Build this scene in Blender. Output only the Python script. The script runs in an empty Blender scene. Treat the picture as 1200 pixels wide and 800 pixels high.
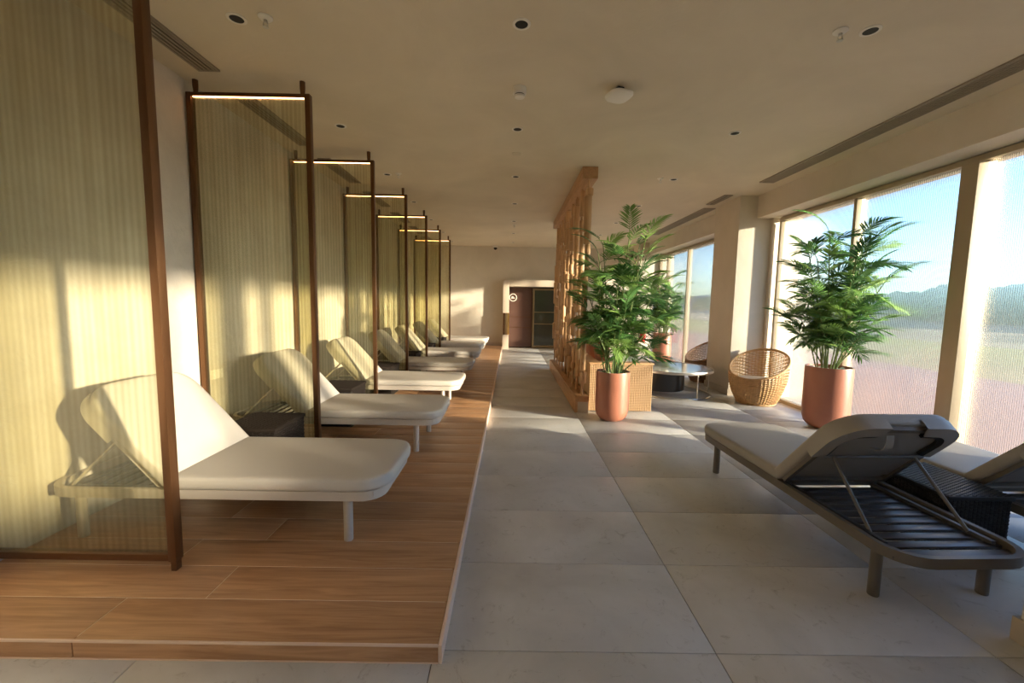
import bpy, bmesh, math, random
from mathutils import Vector, Matrix
rnd = random.Random(7)
PI = math.pi
SC = bpy.context.scene
COL = SC.collection

# ------------------------------------------------------------------ camera
cam = bpy.data.cameras.new('camera')
cam.sensor_width = 36.0
cam.lens = 36.0 * 485.57 / 1200.0
cam.clip_start = 0.05
cam.clip_end = 500
cam_o = bpy.data.objects.new('camera', cam)
COL.objects.link(cam_o)
def cam_matrix(loc, pitch, yaw, roll):
    f = Vector((math.sin(yaw) * math.cos(pitch), math.cos(yaw) * math.cos(pitch), math.sin(pitch)))
    r = Vector((math.cos(yaw), -math.sin(yaw), 0))
    u = r.cross(f)
    r2 = math.cos(roll) * r + math.sin(roll) * u
    u2 = -math.sin(roll) * r + math.cos(roll) * u
    m = Matrix((r2, u2, -f)).transposed().to_4x4()
    m.translation = loc
    return m
cam_o.matrix_world = cam_matrix(Vector((0, 0, 1.475)), -0.0942, 0.0041, 0.0165)
SC.camera = cam_o

# ------------------------------------------------------------------ light and exposure
SUN_DIR = Vector((-1.0, 0.47, -0.178)).normalized()
sun = bpy.data.lights.new('sun', 'SUN')
sun.energy = 19.0
sun.color = (1.0, 0.89, 0.68)
sun.angle = math.radians(2.2)
sun_o = bpy.data.objects.new('sun', sun)
sun_o.rotation_euler = SUN_DIR.to_track_quat('-Z', 'Y').to_euler()
sun_o.location = (30, -14, 8)
COL.objects.link(sun_o)

world = bpy.data.worlds.new('world')
SC.world = world
world.use_nodes = True
wn = world.node_tree.nodes
wl = world.node_tree.links
wn.clear()
wout = wn.new('ShaderNodeOutputWorld')
wbg = wn.new('ShaderNodeBackground')
sky = wn.new('ShaderNodeTexSky')
sky.sky_type = 'NISHITA'
sky.sun_disc = False
sky.sun_elevation = math.radians(26)
sky.sun_rotation = math.radians(115)
sky.air_density = 1.3
sky.dust_density = 0.5
sky.ozone_density = 1.5
wbg.inputs['Strength'].default_value = 0.25
tint = wn.new('ShaderNodeMix')
tint.data_type = 'RGBA'
tint.blend_type = 'MULTIPLY'
tint.inputs[0].default_value = 1.0
tint.inputs[7].default_value = (0.54, 0.80, 1.18, 1)
wl.new(sky.outputs[0], tint.inputs[6])
wl.new(tint.outputs[2], wbg.inputs['Color'])
wl.new(wbg.outputs[0], wout.inputs['Surface'])

vs = SC.view_settings
SC.display_settings.display_device = 'sRGB'
vs.view_transform = 'Standard'
vs.look = 'None'
vs.gamma = 1.0
vs.use_curve_mapping = False
vs.exposure = 0.92

cy = SC.cycles
cy.max_bounces = 14
cy.diffuse_bounces = 7
cy.glossy_bounces = 4
cy.transmission_bounces = 8
cy.transparent_max_bounces = 40
cy.sample_clamp_indirect = 6.0
cy.use_denoising = True
cy.blur_glossy = 0.5

# ------------------------------------------------------------------ helpers
class MB:
    """collects shapes and links them as one mesh object"""
    def __init__(self):
        self.bm = bmesh.new()
        self.M = Matrix.Identity(4)
    def v(self, p):
        return self.bm.verts.new(self.M @ Vector(p))
    def f(self, vs_):
        try:
            return self.bm.faces.new(vs_)
        except ValueError:
            return None
    def box(self, x0, x1, y0, y1, z0, z1, bev=0.0):
        vs_ = [self.v(p) for p in ((x0,y0,z0),(x1,y0,z0),(x1,y1,z0),(x0,y1,z0),(x0,y0,z1),(x1,y0,z1),(x1,y1,z1),(x0,y1,z1))]
        fs = [self.f([vs_[i] for i in q]) for q in ((0,3,2,1),(4,5,6,7),(0,1,5,4),(1,2,6,5),(2,3,7,6),(3,0,4,7))]
        if bev > 0:
            es = set(e for f in fs for e in f.edges)
            bmesh.ops.bevel(self.bm, geom=list(es), offset=bev, segments=2, affect='EDGES', profile=0.6)
        return self
    def loft(self, rings, cap0=True, cap1=True, closed=True):
        R = [[self.v(p) for p in r] for r in rings]
        n = len(R[0])
        for a, b in zip(R, R[1:]):
            for i in range(n if closed else n - 1):
                j = (i + 1) % n
                self.f([a[i], a[j], b[j], b[i]])
        if cap0: self.f(R[0][::-1])
        if cap1: self.f(R[-1])
        return self
    def tube(self, pts, r, n=8, cap=True, closed=False, flat=1.0):
        pts = [Vector(p) for p in pts]
        rings = []
        N = len(pts)
        ref = None
        for i, p in enumerate(pts):
            a = pts[(i - 1) % N] if (closed or i > 0) else p
            b = pts[(i + 1) % N] if (closed or i < N - 1) else p
            t = (b - a).normalized()
            if ref is None:
                ref = t.orthogonal().normalized()
            u = (ref - t * ref.dot(t))
            u = u.normalized() if u.length > 1e-6 else t.orthogonal().normalized()
            ref = u
            w = t.cross(u)
            rr = r(i / (N - 1)) if callable(r) else r
            rings.append([p + (u * math.cos(2*PI*k/n) + w * flat * math.sin(2*PI*k/n)) * rr for k in range(n)])
        if closed:
            rings.append(rings[0])
            self.loft(rings, False, False)
            bmesh.ops.remove_doubles(self.bm, verts=self.bm.verts[-(2*n):] if False else self.bm.verts, dist=1e-6)
        else:
            self.loft(rings, cap, cap)
        return self
    def lathe(self, prof, n=32, c=(0, 0), cap0=True, cap1=True):
        return self.loft([[(c[0] + r*math.cos(2*PI*k/n), c[1] + r*math.sin(2*PI*k/n), z) for k in range(n)] for r, z in prof], cap0, cap1)
    def prism(self, out, z0, z1):
        return self.loft([[(x, y, z0) for x, y in out], [(x, y, z1) for x, y in out]])
    def mesh(self, name, smooth=40):
        bmesh.ops.recalc_face_normals(self.bm, faces=self.bm.faces)
        me = bpy.data.meshes.new(name)
        self.bm.to_mesh(me)
        self.bm.free()
        if smooth:
            me.polygons.foreach_set('use_smooth', [True] * len(me.polygons))
            me.set_sharp_from_angle(angle=math.radians(smooth))
        return me
    def build(self, name, mat, parent=None, smooth=40, loc=None):
        me = self.mesh(name, smooth)
        return place(name, me, mat, parent, loc)

def place(name, me, mat=None, parent=None, loc=None, rot=None):
    o = bpy.data.objects.new(name, me)
    COL.objects.link(o)
    if mat is not None and not me.materials:
        me.materials.append(mat)
    if parent is not None:
        o.parent = parent
    if loc is not None:
        o.location = loc
    if rot is not None:
        o.rotation_euler = rot
    return o

def tag(o, label=None, cat=None, group=None, kind=None):
    if label: o['label'] = label
    if cat: o['category'] = cat
    if group: o['group'] = group
    if kind: o['kind'] = kind
    return o

def empty(name, loc=(0, 0, 0), rz=0.0):
    o = bpy.data.objects.new(name, None)
    COL.objects.link(o)
    o.empty_display_size = 0.1
    o.location = loc
    o.rotation_euler = (0, 0, rz)
    return o

def thing(name, label, cat, loc=(0, 0, 0), rz=0.0, group=None):
    return tag(empty(name, loc, rz), label, cat, group)

def dup(root, loc, rz=None, label=None, group=None):
    def cp(o, parent):
        c = o.copy()
        COL.objects.link(c)
        if parent is not None:
            c.parent = parent
        for ch in list(o.children):
            cp(ch, c)
        return c
    r = cp(root, None)
    r.location = loc
    if rz is not None: r.rotation_euler = (0, 0, rz)
    if label: r['label'] = label
    if group: r['group'] = group
    return r

def struct(o):
    o['kind'] = 'structure'
    return o

# ------------------------------------------------------------------ materials
def new_mat(name):
    m = bpy.data.materials.new(name)
    m.use_nodes = True
    nt = m.node_tree
    b = nt.nodes['Principled BSDF']
    return m, nt, b

def N(nt, t, **kw):
    n = nt.nodes.new(t)
    for k, v in kw.items():
        setattr(n, k, v)
    return n

def plain(name, col, rough=0.5, metal=0.0, spec=0.5, bump=0.0, bscale=200.0, var=0.0, vscale=6.0):
    m, nt, b = new_mat(name)
    b.inputs['Base Color'].default_value = (*col, 1)
    b.inputs['Roughness'].default_value = rough
    b.inputs['Metallic'].default_value = metal
    b.inputs['Specular IOR Level'].default_value = spec
    tc = N(nt, 'ShaderNodeTexCoord')
    if bump:
        no = N(nt, 'ShaderNodeTexNoise')
        no.inputs['Scale'].default_value = bscale
        no.inputs['Detail'].default_value = 3
        bp = N(nt, 'ShaderNodeBump')
        bp.inputs['Strength'].default_value = bump
        bp.inputs['Distance'].default_value = 0.002
        nt.links.new(tc.outputs['Object'], no.inputs['Vector'])
        nt.links.new(no.outputs['Fac'], bp.inputs['Height'])
        nt.links.new(bp.outputs[0], b.inputs['Normal'])
    if var:
        n2 = N(nt, 'ShaderNodeTexNoise')
        n2.inputs['Scale'].default_value = vscale
        n2.inputs['Detail'].default_value = 4
        mr = N(nt, 'ShaderNodeMapRange')
        mr.inputs['From Min'].default_value = 0.3
        mr.inputs['From Max'].default_value = 0.7
        mr.inputs['To Min'].default_value = 1 - var
        mr.inputs['To Max'].default_value = 1 + var
        hs = N(nt, 'ShaderNodeHueSaturation')
        hs.inputs['Color'].default_value = (*col, 1)
        nt.links.new(tc.outputs['Object'], n2.inputs['Vector'])
        nt.links.new(n2.outputs['Fac'], mr.inputs['Value'])
        nt.links.new(mr.outputs[0], hs.inputs['Value'])
        nt.links.new(hs.outputs[0], b.inputs['Base Color'])
    return m

def ramp(nt, stops):
    r = N(nt, 'ShaderNodeValToRGB')
    e = r.color_ramp.elements
    while len(e) < len(stops):
        e.new(0.5)
    for i, (p, c) in enumerate(stops):
        e[i].position = p
        e[i].color = (*c, 1)
    return r

def plaster(name, c0, c1, scale=1.3, bump=0.25):
    m, nt, b = new_mat(name)
    tc = N(nt, 'ShaderNodeTexCoord')
    n1 = N(nt, 'ShaderNodeTexNoise')
    n1.inputs['Scale'].default_value = scale
    n1.inputs['Detail'].default_value = 6
    n1.inputs['Roughness'].default_value = 0.62
    n1.inputs['Distortion'].default_value = 0.6
    r = ramp(nt, [(0.3, c0), (0.7, c1)])
    n2 = N(nt, 'ShaderNodeTexNoise')
    n2.inputs['Scale'].default_value = 5
    n2.inputs['Detail'].default_value = 8
    n2.inputs['Roughness'].default_value = 0.7
    n2.inputs['Distortion'].default_value = 1.2
    bp = N(nt, 'ShaderNodeBump')
    bp.inputs['Strength'].default_value = bump
    bp.inputs['Distance'].default_value = 0.02
    L = nt.links.new
    L(tc.outputs['Object'], n1.inputs['Vector'])
    L(tc.outputs['Object'], n2.inputs['Vector'])
    L(n1.outputs['Fac'], r.inputs['Fac'])
    L(r.outputs[0], b.inputs['Base Color'])
    L(n2.outputs['Fac'], bp.inputs['Height'])
    L(bp.outputs[0], b.inputs['Normal'])
    b.inputs['Roughness'].default_value = 0.75
    b.inputs['Specular IOR Level'].default_value = 0.25
    return m

def rand_vec(nt, tc, mult=37.0):
    oi = N(nt, 'ShaderNodeObjectInfo')
    mu = N(nt, 'ShaderNodeMath', operation='MULTIPLY')
    mu.inputs[1].default_value = mult
    ad = N(nt, 'ShaderNodeVectorMath', operation='ADD')
    nt.links.new(oi.outputs['Random'], mu.inputs[0])
    nt.links.new(tc.outputs['Object'], ad.inputs[0])
    nt.links.new(mu.outputs[0], ad.inputs[1])
    return oi, ad

def wood(name, dark, light, axis=0, stretch=14.0, rough=0.42, scale=1.0, rv=0.12):
    m, nt, b = new_mat(name)
    L = nt.links.new
    tc = N(nt, 'ShaderNodeTexCoord')
    oi, ad = rand_vec(nt, tc)
    mp = N(nt, 'ShaderNodeMapping')
    s = [stretch * scale] * 3
    s[axis] = 1.0 * scale
    mp.inputs['Scale'].default_value = s
    n1 = N(nt, 'ShaderNodeTexNoise')
    n1.inputs['Scale'].default_value = 1.6
    n1.inputs['Detail'].default_value = 5
    n1.inputs['Roughness'].default_value = 0.6
    n1.inputs['Distortion'].default_value = 1.4
    r = ramp(nt, [(0.32, dark), (0.5, tuple((a+c)/2 for a, c in zip(dark, light))), (0.68, light)])
    mr = N(nt, 'ShaderNodeMapRange')
    mr.inputs['To Min'].default_value = 1 - rv
    mr.inputs['To Max'].default_value = 1 + rv
    hs = N(nt, 'ShaderNodeHueSaturation')
    L(ad.outputs[0], mp.inputs['Vector'])
    L(mp.outputs[0], n1.inputs['Vector'])
    L(n1.outputs['Fac'], r.inputs['Fac'])
    L(oi.outputs['Random'], mr.inputs['Value'])
    L(mr.outputs[0], hs.inputs['Value'])
    L(r.outputs[0], hs.inputs['Color'])
    L(hs.outputs[0], b.inputs['Base Color'])
    bp = N(nt, 'ShaderNodeBump')
    bp.inputs['Strength'].default_value = 0.08
    bp.inputs['Distance'].default_value = 0.003
    L(n1.outputs['Fac'], bp.inputs['Height'])
    L(bp.outputs[0], b.inputs['Normal'])
    b.inputs['Roughness'].default_value = rough
    b.inputs['Specular IOR Level'].default_value = 0.35
    return m

def stone_tile(name):
    m, nt, b = new_mat(name)
    L = nt.links.new
    tc = N(nt, 'ShaderNodeTexCoord')
    oi, ad = rand_vec(nt, tc, 53.0)
    n1 = N(nt, 'ShaderNodeTexNoise')
    n1.inputs['Scale'].default_value = 1.6
    n1.inputs['Detail'].default_value = 7
    n1.inputs['Roughness'].default_value = 0.6
    n1.inputs['Distortion'].default_value = 0.5
    r1 = ramp(nt, [(0.3, (0.43, 0.415, 0.39)), (0.72, (0.60, 0.585, 0.56))])
    n2 = N(nt, 'ShaderNodeTexNoise')
    n2.inputs['Scale'].default_value = 9
    n2.inputs['Detail'].default_value = 8
    n2.inputs['Roughness'].default_value = 0.75
    n2.inputs['Distortion'].default_value = 1.8
    r2 = ramp(nt, [(0.30, (0.52, 0.49, 0.45)), (0.43, (1, 1, 1))])
    mx = N(nt, 'ShaderNodeMix', data_type='RGBA', blend_type='MULTIPLY')
    mx.inputs[0].default_value = 0.75
    for n in (n1, n2):
        L(ad.outputs[0], n.inputs['Vector'])
    L(n1.outputs['Fac'], r1.inputs['Fac'])
    L(n2.outputs['Fac'], r2.inputs['Fac'])
    L(r1.outputs[0], mx.inputs[6])
    L(r2.outputs[0], mx.inputs[7])
    L(mx.outputs[2], b.inputs['Base Color'])
    rr = N(nt, 'ShaderNodeMapRange')
    rr.inputs['To Min'].default_value = 0.34
    rr.inputs['To Max'].default_value = 0.5
    L(n2.outputs['Fac'], rr.inputs['Value'])
    L(rr.outputs[0], b.inputs['Roughness'])
    b.inputs['Specular IOR Level'].default_value = 0.4
    return m

def emit(name, col, s):
    m, nt, b = new_mat(name)
    b.inputs['Base Color'].default_value = (*col, 1)
    b.inputs['Emission Color'].default_value = (*col, 1)
    b.inputs['Emission Strength'].default_value = s
    return m

def thin_fresnel(nt, ior):
    ge = N(nt, 'ShaderNodeNewGeometry')
    mr = N(nt, 'ShaderNodeMapRange')
    mr.inputs['To Min'].default_value = ior
    mr.inputs['To Max'].default_value = 1.0 / ior
    fr = N(nt, 'ShaderNodeFresnel')
    nt.links.new(ge.outputs['Backfacing'], mr.inputs['Value'])
    nt.links.new(mr.outputs[0], fr.inputs['IOR'])
    return fr

def flutes(nt, axis, pitch):
    """a ribbed height running along one object axis"""
    tc = N(nt, 'ShaderNodeTexCoord')
    sp = N(nt, 'ShaderNodeSeparateXYZ')
    mu = N(nt, 'ShaderNodeMath', operation='MULTIPLY')
    mu.inputs[1].default_value = 2 * PI / pitch
    si = N(nt, 'ShaderNodeMath', operation='SINE')
    nt.links.new(tc.outputs['Object'], sp.inputs[0])
    nt.links.new(sp.outputs[axis], mu.inputs[0])
    nt.links.new(mu.outputs[0], si.inputs[0])
    return tc, si

def screen_glass(name):
    """amber ribbed glass of the screens: clear tint, a little milk, a coat that mirrors"""
    m, nt, b = new_mat(name)
    L = nt.links.new
    nt.nodes.remove(b)
    out = [n for n in nt.nodes if n.type == 'OUTPUT_MATERIAL'][0]
    tc, si = flutes(nt, 0, 0.034)
    mp = N(nt, 'ShaderNodeMapping')
    mp.inputs['Scale'].default_value = (22, 1, 0.5)
    n1 = N(nt, 'ShaderNodeTexNoise')
    n1.inputs['Scale'].default_value = 1.0
    n1.inputs['Detail'].default_value = 3
    L(tc.outputs['Object'], mp.inputs['Vector'])
    L(mp.outputs[0], n1.inputs['Vector'])
    bp = N(nt, 'ShaderNodeBump')
    bp.inputs['Strength'].default_value = 0.12
    bp.inputs['Distance'].default_value = 0.002
    L(n1.outputs['Fac'], bp.inputs['Height'])
    tr = N(nt, 'ShaderNodeBsdfTransparent')
    r = ramp(nt, [(0.3, (0.82, 0.80, 0.67)), (0.7, (0.92, 0.91, 0.80))])
    ma = N(nt, 'ShaderNodeMath', operation='MULTIPLY_ADD')
    ma.inputs[1].default_value = 0.16
    L(si.outputs[0], ma.inputs[0]); L(n1.outputs['Fac'], ma.inputs[2])
    L(ma.outputs[0], r.inputs['Fac'])
    L(r.outputs[0], tr.inputs['Color'])
    tl = N(nt, 'ShaderNodeBsdfTranslucent')
    tl.inputs['Color'].default_value = (0.80, 0.78, 0.60, 1)
    df = N(nt, 'ShaderNodeBsdfDiffuse')
    df.inputs['Color'].default_value = (0.80, 0.78, 0.60, 1)
    m0 = N(nt, 'ShaderNodeMixShader')
    m0.inputs[0].default_value = 0.5
    L(tl.outputs[0], m0.inputs[1]); L(df.outputs[0], m0.inputs[2])
    m1 = N(nt, 'ShaderNodeMixShader')
    m1.inputs[0].default_value = 0.06
    L(tr.outputs[0], m1.inputs[1]); L(m0.outputs[0], m1.inputs[2])
    gl = N(nt, 'ShaderNodeBsdfGlossy')
    gl.inputs['Roughness'].default_value = 0.05
    L(bp.outputs[0], gl.inputs['Normal'])
    fr = thin_fresnel(nt, 1.45)
    m2 = N(nt, 'ShaderNodeMixShader')
    L(fr.outputs[0], m2.inputs[0]); L(m1.outputs[0], m2.inputs[1]); L(gl.outputs[0], m2.inputs[2])
    L(m2.outputs[0], out.inputs['Surface'])
    return m

def window_glass(name):
    """ribbed privacy glazing: part of the light passes straight, part is blurred by the ribs"""
    m, nt, b = new_mat(name)
    L = nt.links.new
    nt.nodes.remove(b)
    out = [n for n in nt.nodes if n.type == 'OUTPUT_MATERIAL'][0]
    tc, si = flutes(nt, 1, 0.016)
    no = N(nt, 'ShaderNodeTexNoise')
    no.inputs['Scale'].default_value = 6
    no.inputs['Detail'].default_value = 2
    L(tc.outputs['Object'], no.inputs['Vector'])
    bp = N(nt, 'ShaderNodeBump')
    bp.inputs['Strength'].default_value = 0.35
    bp.inputs['Distance'].default_value = 0.003
    ad = N(nt, 'ShaderNodeMath', operation='ADD')
    L(si.outputs[0], ad.inputs[0]); L(no.outputs['Fac'], ad.inputs[1])
    L(ad.outputs[0], bp.inputs['Height'])
    rf = N(nt, 'ShaderNodeBsdfRefraction')
    rf.inputs['IOR'].default_value = 1.25
    rf.inputs['Roughness'].default_value = 0.42
    rf.inputs['Color'].default_value = (0.96, 0.97, 0.98, 1)
    L(bp.outputs[0], rf.inputs['Normal'])
    tr = N(nt, 'ShaderNodeBsdfTransparent')
    tr.inputs['Color'].default_value = (0.97, 0.97, 0.96, 1)
    m1 = N(nt, 'ShaderNodeMixShader')
    m1.inputs[0].default_value = 0.62
    L(tr.outputs[0], m1.inputs[1]); L(rf.outputs[0], m1.inputs[2])
    tl = N(nt, 'ShaderNodeBsdfTranslucent')
    tl.inputs['Color'].default_value = (0.85, 0.85, 0.85, 1)
    m3 = N(nt, 'ShaderNodeMixShader')
    m3.inputs[0].default_value = 0.012
    L(m1.outputs[0], m3.inputs[1]); L(tl.outputs[0], m3.inputs[2])
    m1 = m3
    gl = N(nt, 'ShaderNodeBsdfGlossy')
    gl.inputs['Roughness'].default_value = 0.12
    L(bp.outputs[0], gl.inputs['Normal'])
    fr = thin_fresnel(nt, 1.35)
    m2 = N(nt, 'ShaderNodeMixShader')
    L(fr.outputs[0], m2.inputs[0]); L(m1.outputs[0], m2.inputs[1]); L(gl.outputs[0], m2.inputs[2])
    L(m2.outputs[0], out.inputs['Surface'])
    return m

def clear_face(name):
    m, nt, b = new_mat(name)
    nt.nodes.remove(b)
    out = [n for n in nt.nodes if n.type == 'OUTPUT_MATERIAL'][0]
    tr = N(nt, 'ShaderNodeBsdfTransparent')
    gl = N(nt, 'ShaderNodeBsdfGlossy')
    gl.inputs['Roughness'].default_value = 0.08
    fr = thin_fresnel(nt, 1.35)
    mx = N(nt, 'ShaderNodeMixShader')
    nt.links.new(fr.outputs[0], mx.inputs[0]); nt.links.new(tr.outputs[0], mx.inputs[1]); nt.links.new(gl.outputs[0], mx.inputs[2])
    nt.links.new(mx.outputs[0], out.inputs['Surface'])
    return m

def leaf_mat(name):
    m, nt, b = new_mat(name)
    L = nt.links.new
    out = [n for n in nt.nodes if n.type == 'OUTPUT_MATERIAL'][0]
    oi = N(nt, 'ShaderNodeObjectInfo')
    r = ramp(nt, [(0.0, (0.04, 0.11, 0.033)), (0.5, (0.085, 0.19, 0.05)), (1.0, (0.24, 0.37, 0.095))])
    L(oi.outputs['Random'], r.inputs['Fac'])
    L(r.outputs[0], b.inputs['Base Color'])
    b.inputs['Roughness'].default_value = 0.38
    tl = N(nt, 'ShaderNodeBsdfTranslucent')
    hs = N(nt, 'ShaderNodeHueSaturation')
    hs.inputs['Value'].default_value = 1.7
    L(r.outputs[0], hs.inputs['Color'])
    L(hs.outputs[0], tl.inputs['Color'])
    mx = N(nt, 'ShaderNodeMixShader')
    mx.inputs[0].default_value = 0.35
    L(b.outputs[0], mx.inputs[1]); L(tl.outputs[0], mx.inputs[2])
    L(mx.outputs[0], out.inputs['Surface'])
    return m

def reeded(name, col, dark):
    """cane weave: fine cross relief on the ribs"""
    m, nt, b = new_mat(name)
    L = nt.links.new
    tc = N(nt, 'ShaderNodeTexCoord')
    sp = N(nt, 'ShaderNodeSeparateXYZ')
    mu = N(nt, 'ShaderNodeMath', operation='MULTIPLY'); mu.inputs[1].default_value = 2 * PI / 0.018
    si = N(nt, 'ShaderNodeMath', operation='SINE')
    L(tc.outputs['Object'], sp.inputs[0]); L(sp.outputs[2], mu.inputs[0]); L(mu.outputs[0], si.inputs[0])
    r = ramp(nt, [(0.0, dark), (0.45, col)])
    mr = N(nt, 'ShaderNodeMapRange'); mr.inputs['From Min'].default_value = -1
    L(si.outputs[0], mr.inputs['Value']); L(mr.outputs[0], r.inputs['Fac'])
    L(r.outputs[0], b.inputs['Base Color'])
    bp = N(nt, 'ShaderNodeBump'); bp.inputs['Strength'].default_value = 0.5; bp.inputs['Distance'].default_value = 0.003
    L(si.outputs[0], bp.inputs['Height']); L(bp.outputs[0], b.inputs['Normal'])
    b.inputs['Roughness'].default_value = 0.55
    return m

M = {}
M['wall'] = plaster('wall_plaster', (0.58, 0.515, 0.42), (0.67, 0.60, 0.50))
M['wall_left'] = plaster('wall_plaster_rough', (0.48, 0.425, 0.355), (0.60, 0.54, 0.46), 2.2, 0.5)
M['ceiling'] = plaster('ceiling_plaster', (0.60, 0.52, 0.395), (0.69, 0.605, 0.465), 0.9, 0.2)
M['grout'] = plain('grout', (0.13, 0.12, 0.11), 0.9)
M['grout_light'] = plain('light_grout', (0.80, 0.66, 0.50), 0.8)
M['tile'] = stone_tile('stone_tile')
M['plank'] = wood('oak_plank', (0.29, 0.145, 0.066), (0.46, 0.258, 0.13), 0, 16.0, 0.38)
M['trim_pale'] = plain('pale_edge_trim', (0.68, 0.50, 0.38), 0.5)
M['bronze'] = plain('brown_bronze', (0.13, 0.062, 0.027), 0.32, 0.75, 0.5)
M['black'] = plain('black_recess', (0.012, 0.011, 0.01), 0.7)
M['white'] = plain('white_plastic', (0.75, 0.70, 0.62), 0.45)
M['skirting'] = plain('stone_skirting', (0.42, 0.355, 0.28), 0.5, var=0.08)
M['led'] = emit('warm_led', (1.0, 0.50, 0.2), 7.0)
M['screen_glass'] = screen_glass('amber_ribbed_glass')
M['window_glass'] = window_glass('ribbed_window_glass')
M['clear_face'] = clear_face('clear_glass_face')
M['win_frame'] = plain('champagne_aluminium', (0.40, 0.33, 0.23), 0.4, 0.35)
M['cushion'] = plain('greige_upholstery', (0.47, 0.425, 0.37), 0.62, bump=0.15, bscale=500)
M['cushion_dark'] = plain('taupe_upholstery', (0.30, 0.275, 0.245), 0.55, bump=0.15, bscale=500)
M['frame_light'] = plain('beige_lounger_frame', (0.46, 0.40, 0.34), 0.45)
M['frame_dark'] = plain('dark_taupe_lounger_frame', (0.115, 0.098, 0.08), 0.42)
M['slat_dark'] = plain('dark_slats', (0.06, 0.056, 0.055), 0.35)
M['steel'] = plain('brushed_steel', (0.55, 0.52, 0.48), 0.3, 0.9)
M['wicker_black'] = plain('black_wicker', (0.014, 0.012, 0.012), 0.45, spec=0.4)
M['wicker_brown'] = plain('dark_brown_wicker', (0.016, 0.011, 0.008), 0.75, spec=0.12)
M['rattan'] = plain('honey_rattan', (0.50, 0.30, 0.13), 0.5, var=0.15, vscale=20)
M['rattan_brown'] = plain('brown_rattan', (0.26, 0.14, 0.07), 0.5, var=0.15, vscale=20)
M['terracotta'] = plain('terracotta_glaze', (0.36, 0.135, 0.08), 0.38, bump=0.05, bscale=60, var=0.05)
M['soil'] = plain('dark_soil', (0.06, 0.045, 0.03), 0.95)
M['pebble'] = plain('white_pebble', (0.78, 0.75, 0.70), 0.6)
M['leaf'] = leaf_mat('palm_leaf')
M['cane'] = plain('green_cane', (0.16, 0.22, 0.07), 0.5, var=0.2, vscale=14)
M['oak_rod'] = wood('oak_rod', (0.42, 0.235, 0.11), (0.60, 0.37, 0.19), 2, 10.0, 0.45)
M['oak_beam'] = wood('oak_beam', (0.36, 0.19, 0.085), (0.50, 0.285, 0.14), 1, 10.0, 0.45, rv=0.02)
M['reed'] = reeded('woven_reed', (0.58, 0.39, 0.21), (0.33, 0.19, 0.085))
M['leather'] = plain('rust_leather', (0.36, 0.14, 0.075), 0.5, var=0.1)
M['sand_fabric'] = plain('sand_fabric', (0.62, 0.54, 0.43), 0.85, bump=0.1)
M['table_black'] = plain('black_lacquer', (0.015, 0.015, 0.016), 0.3)
M['table_top'] = plain('pale_glossy_top', (0.42, 0.42, 0.40), 0.06, spec=0.8)
M['door_brown'] = plain('red_brown_panel', (0.085, 0.040, 0.028), 0.45)
M['door_bronze'] = plain('dull_gold_metal', (0.36, 0.26, 0.14), 0.35, 0.7)
M['gold'] = plain('gold_bar', (0.65, 0.42, 0.14), 0.28, 0.9)
M['door_glass'] = plain('dark_door_glass', (0.05, 0.055, 0.04), 0.06, spec=0.7)
M['surround'] = plain('pale_door_surround', (0.52, 0.43, 0.335), 0.5)
M['red'] = plain('fire_red', (0.50, 0.03, 0.02), 0.35)
M['terrace'] = plain('terracotta_paving', (0.25, 0.16, 0.125), 0.8, var=0.15, vscale=0.4)
M['lawn'] = plain('lawn_grass', (0.20, 0.20, 0.055), 0.95, var=0.2, vscale=0.2)
M['far_ground'] = plain('dry_field', (0.22, 0.19, 0.125), 0.95, var=0.2, vscale=0.05)
M['treeline'] = plain('distant_foliage', (0.06, 0.13, 0.055), 0.95, var=0.35, vscale=0.25)
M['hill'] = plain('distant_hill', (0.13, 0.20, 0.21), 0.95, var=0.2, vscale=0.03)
M['shade_hedge'] = plain('shade_hedge_green', (0.06, 0.12, 0.03), 0.9, var=0.3, vscale=5)

# ------------------------------------------------------------------ dimensions of the room (metres; x right, y into the room, z up)
CEIL = 3.22
XL, XR = -2.66, 3.9          # left wall, header face on the window side
XW = 4.25                    # glazing plane
YB, YF = 13.3, -5.0          # end wall, wall behind the camera
PX, PY, PZ = -0.262, 1.565, 0.08   # wooden platform edge, front, height

# ------------------------------------------------------------------ floor
floor = struct(MB().box(-2.95, 4.6, YF - 0.2, YB + 1.2, -0.12, -0.006).build('floor', M['grout'], smooth=0))
tm = MB().box(-0.598, 0.598, -0.298, 0.298, -0.02, 0.0, 0.002).mesh('tile', 30)
tm.materials.append(M['tile'])
TX = [-0.302 + 1.2 * k for k in range(-3, 5)]
for j in range(-12, 22):
    y = 1.63 + 0.6 * j + 0.3
    if y > YB + 1.1:
        continue
    for x in TX:
        cx = x + 0.6
        if cx + 0.6 < XL - 0.1 or cx - 0.6 > 4.4:
            continue
        if y - 0.3 > PY + 0.05 and cx + 0.6 < PX + 0.05:
            continue                                   # lies under the platform
        place('tile', tm, None, floor, (cx, y, 0))

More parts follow.
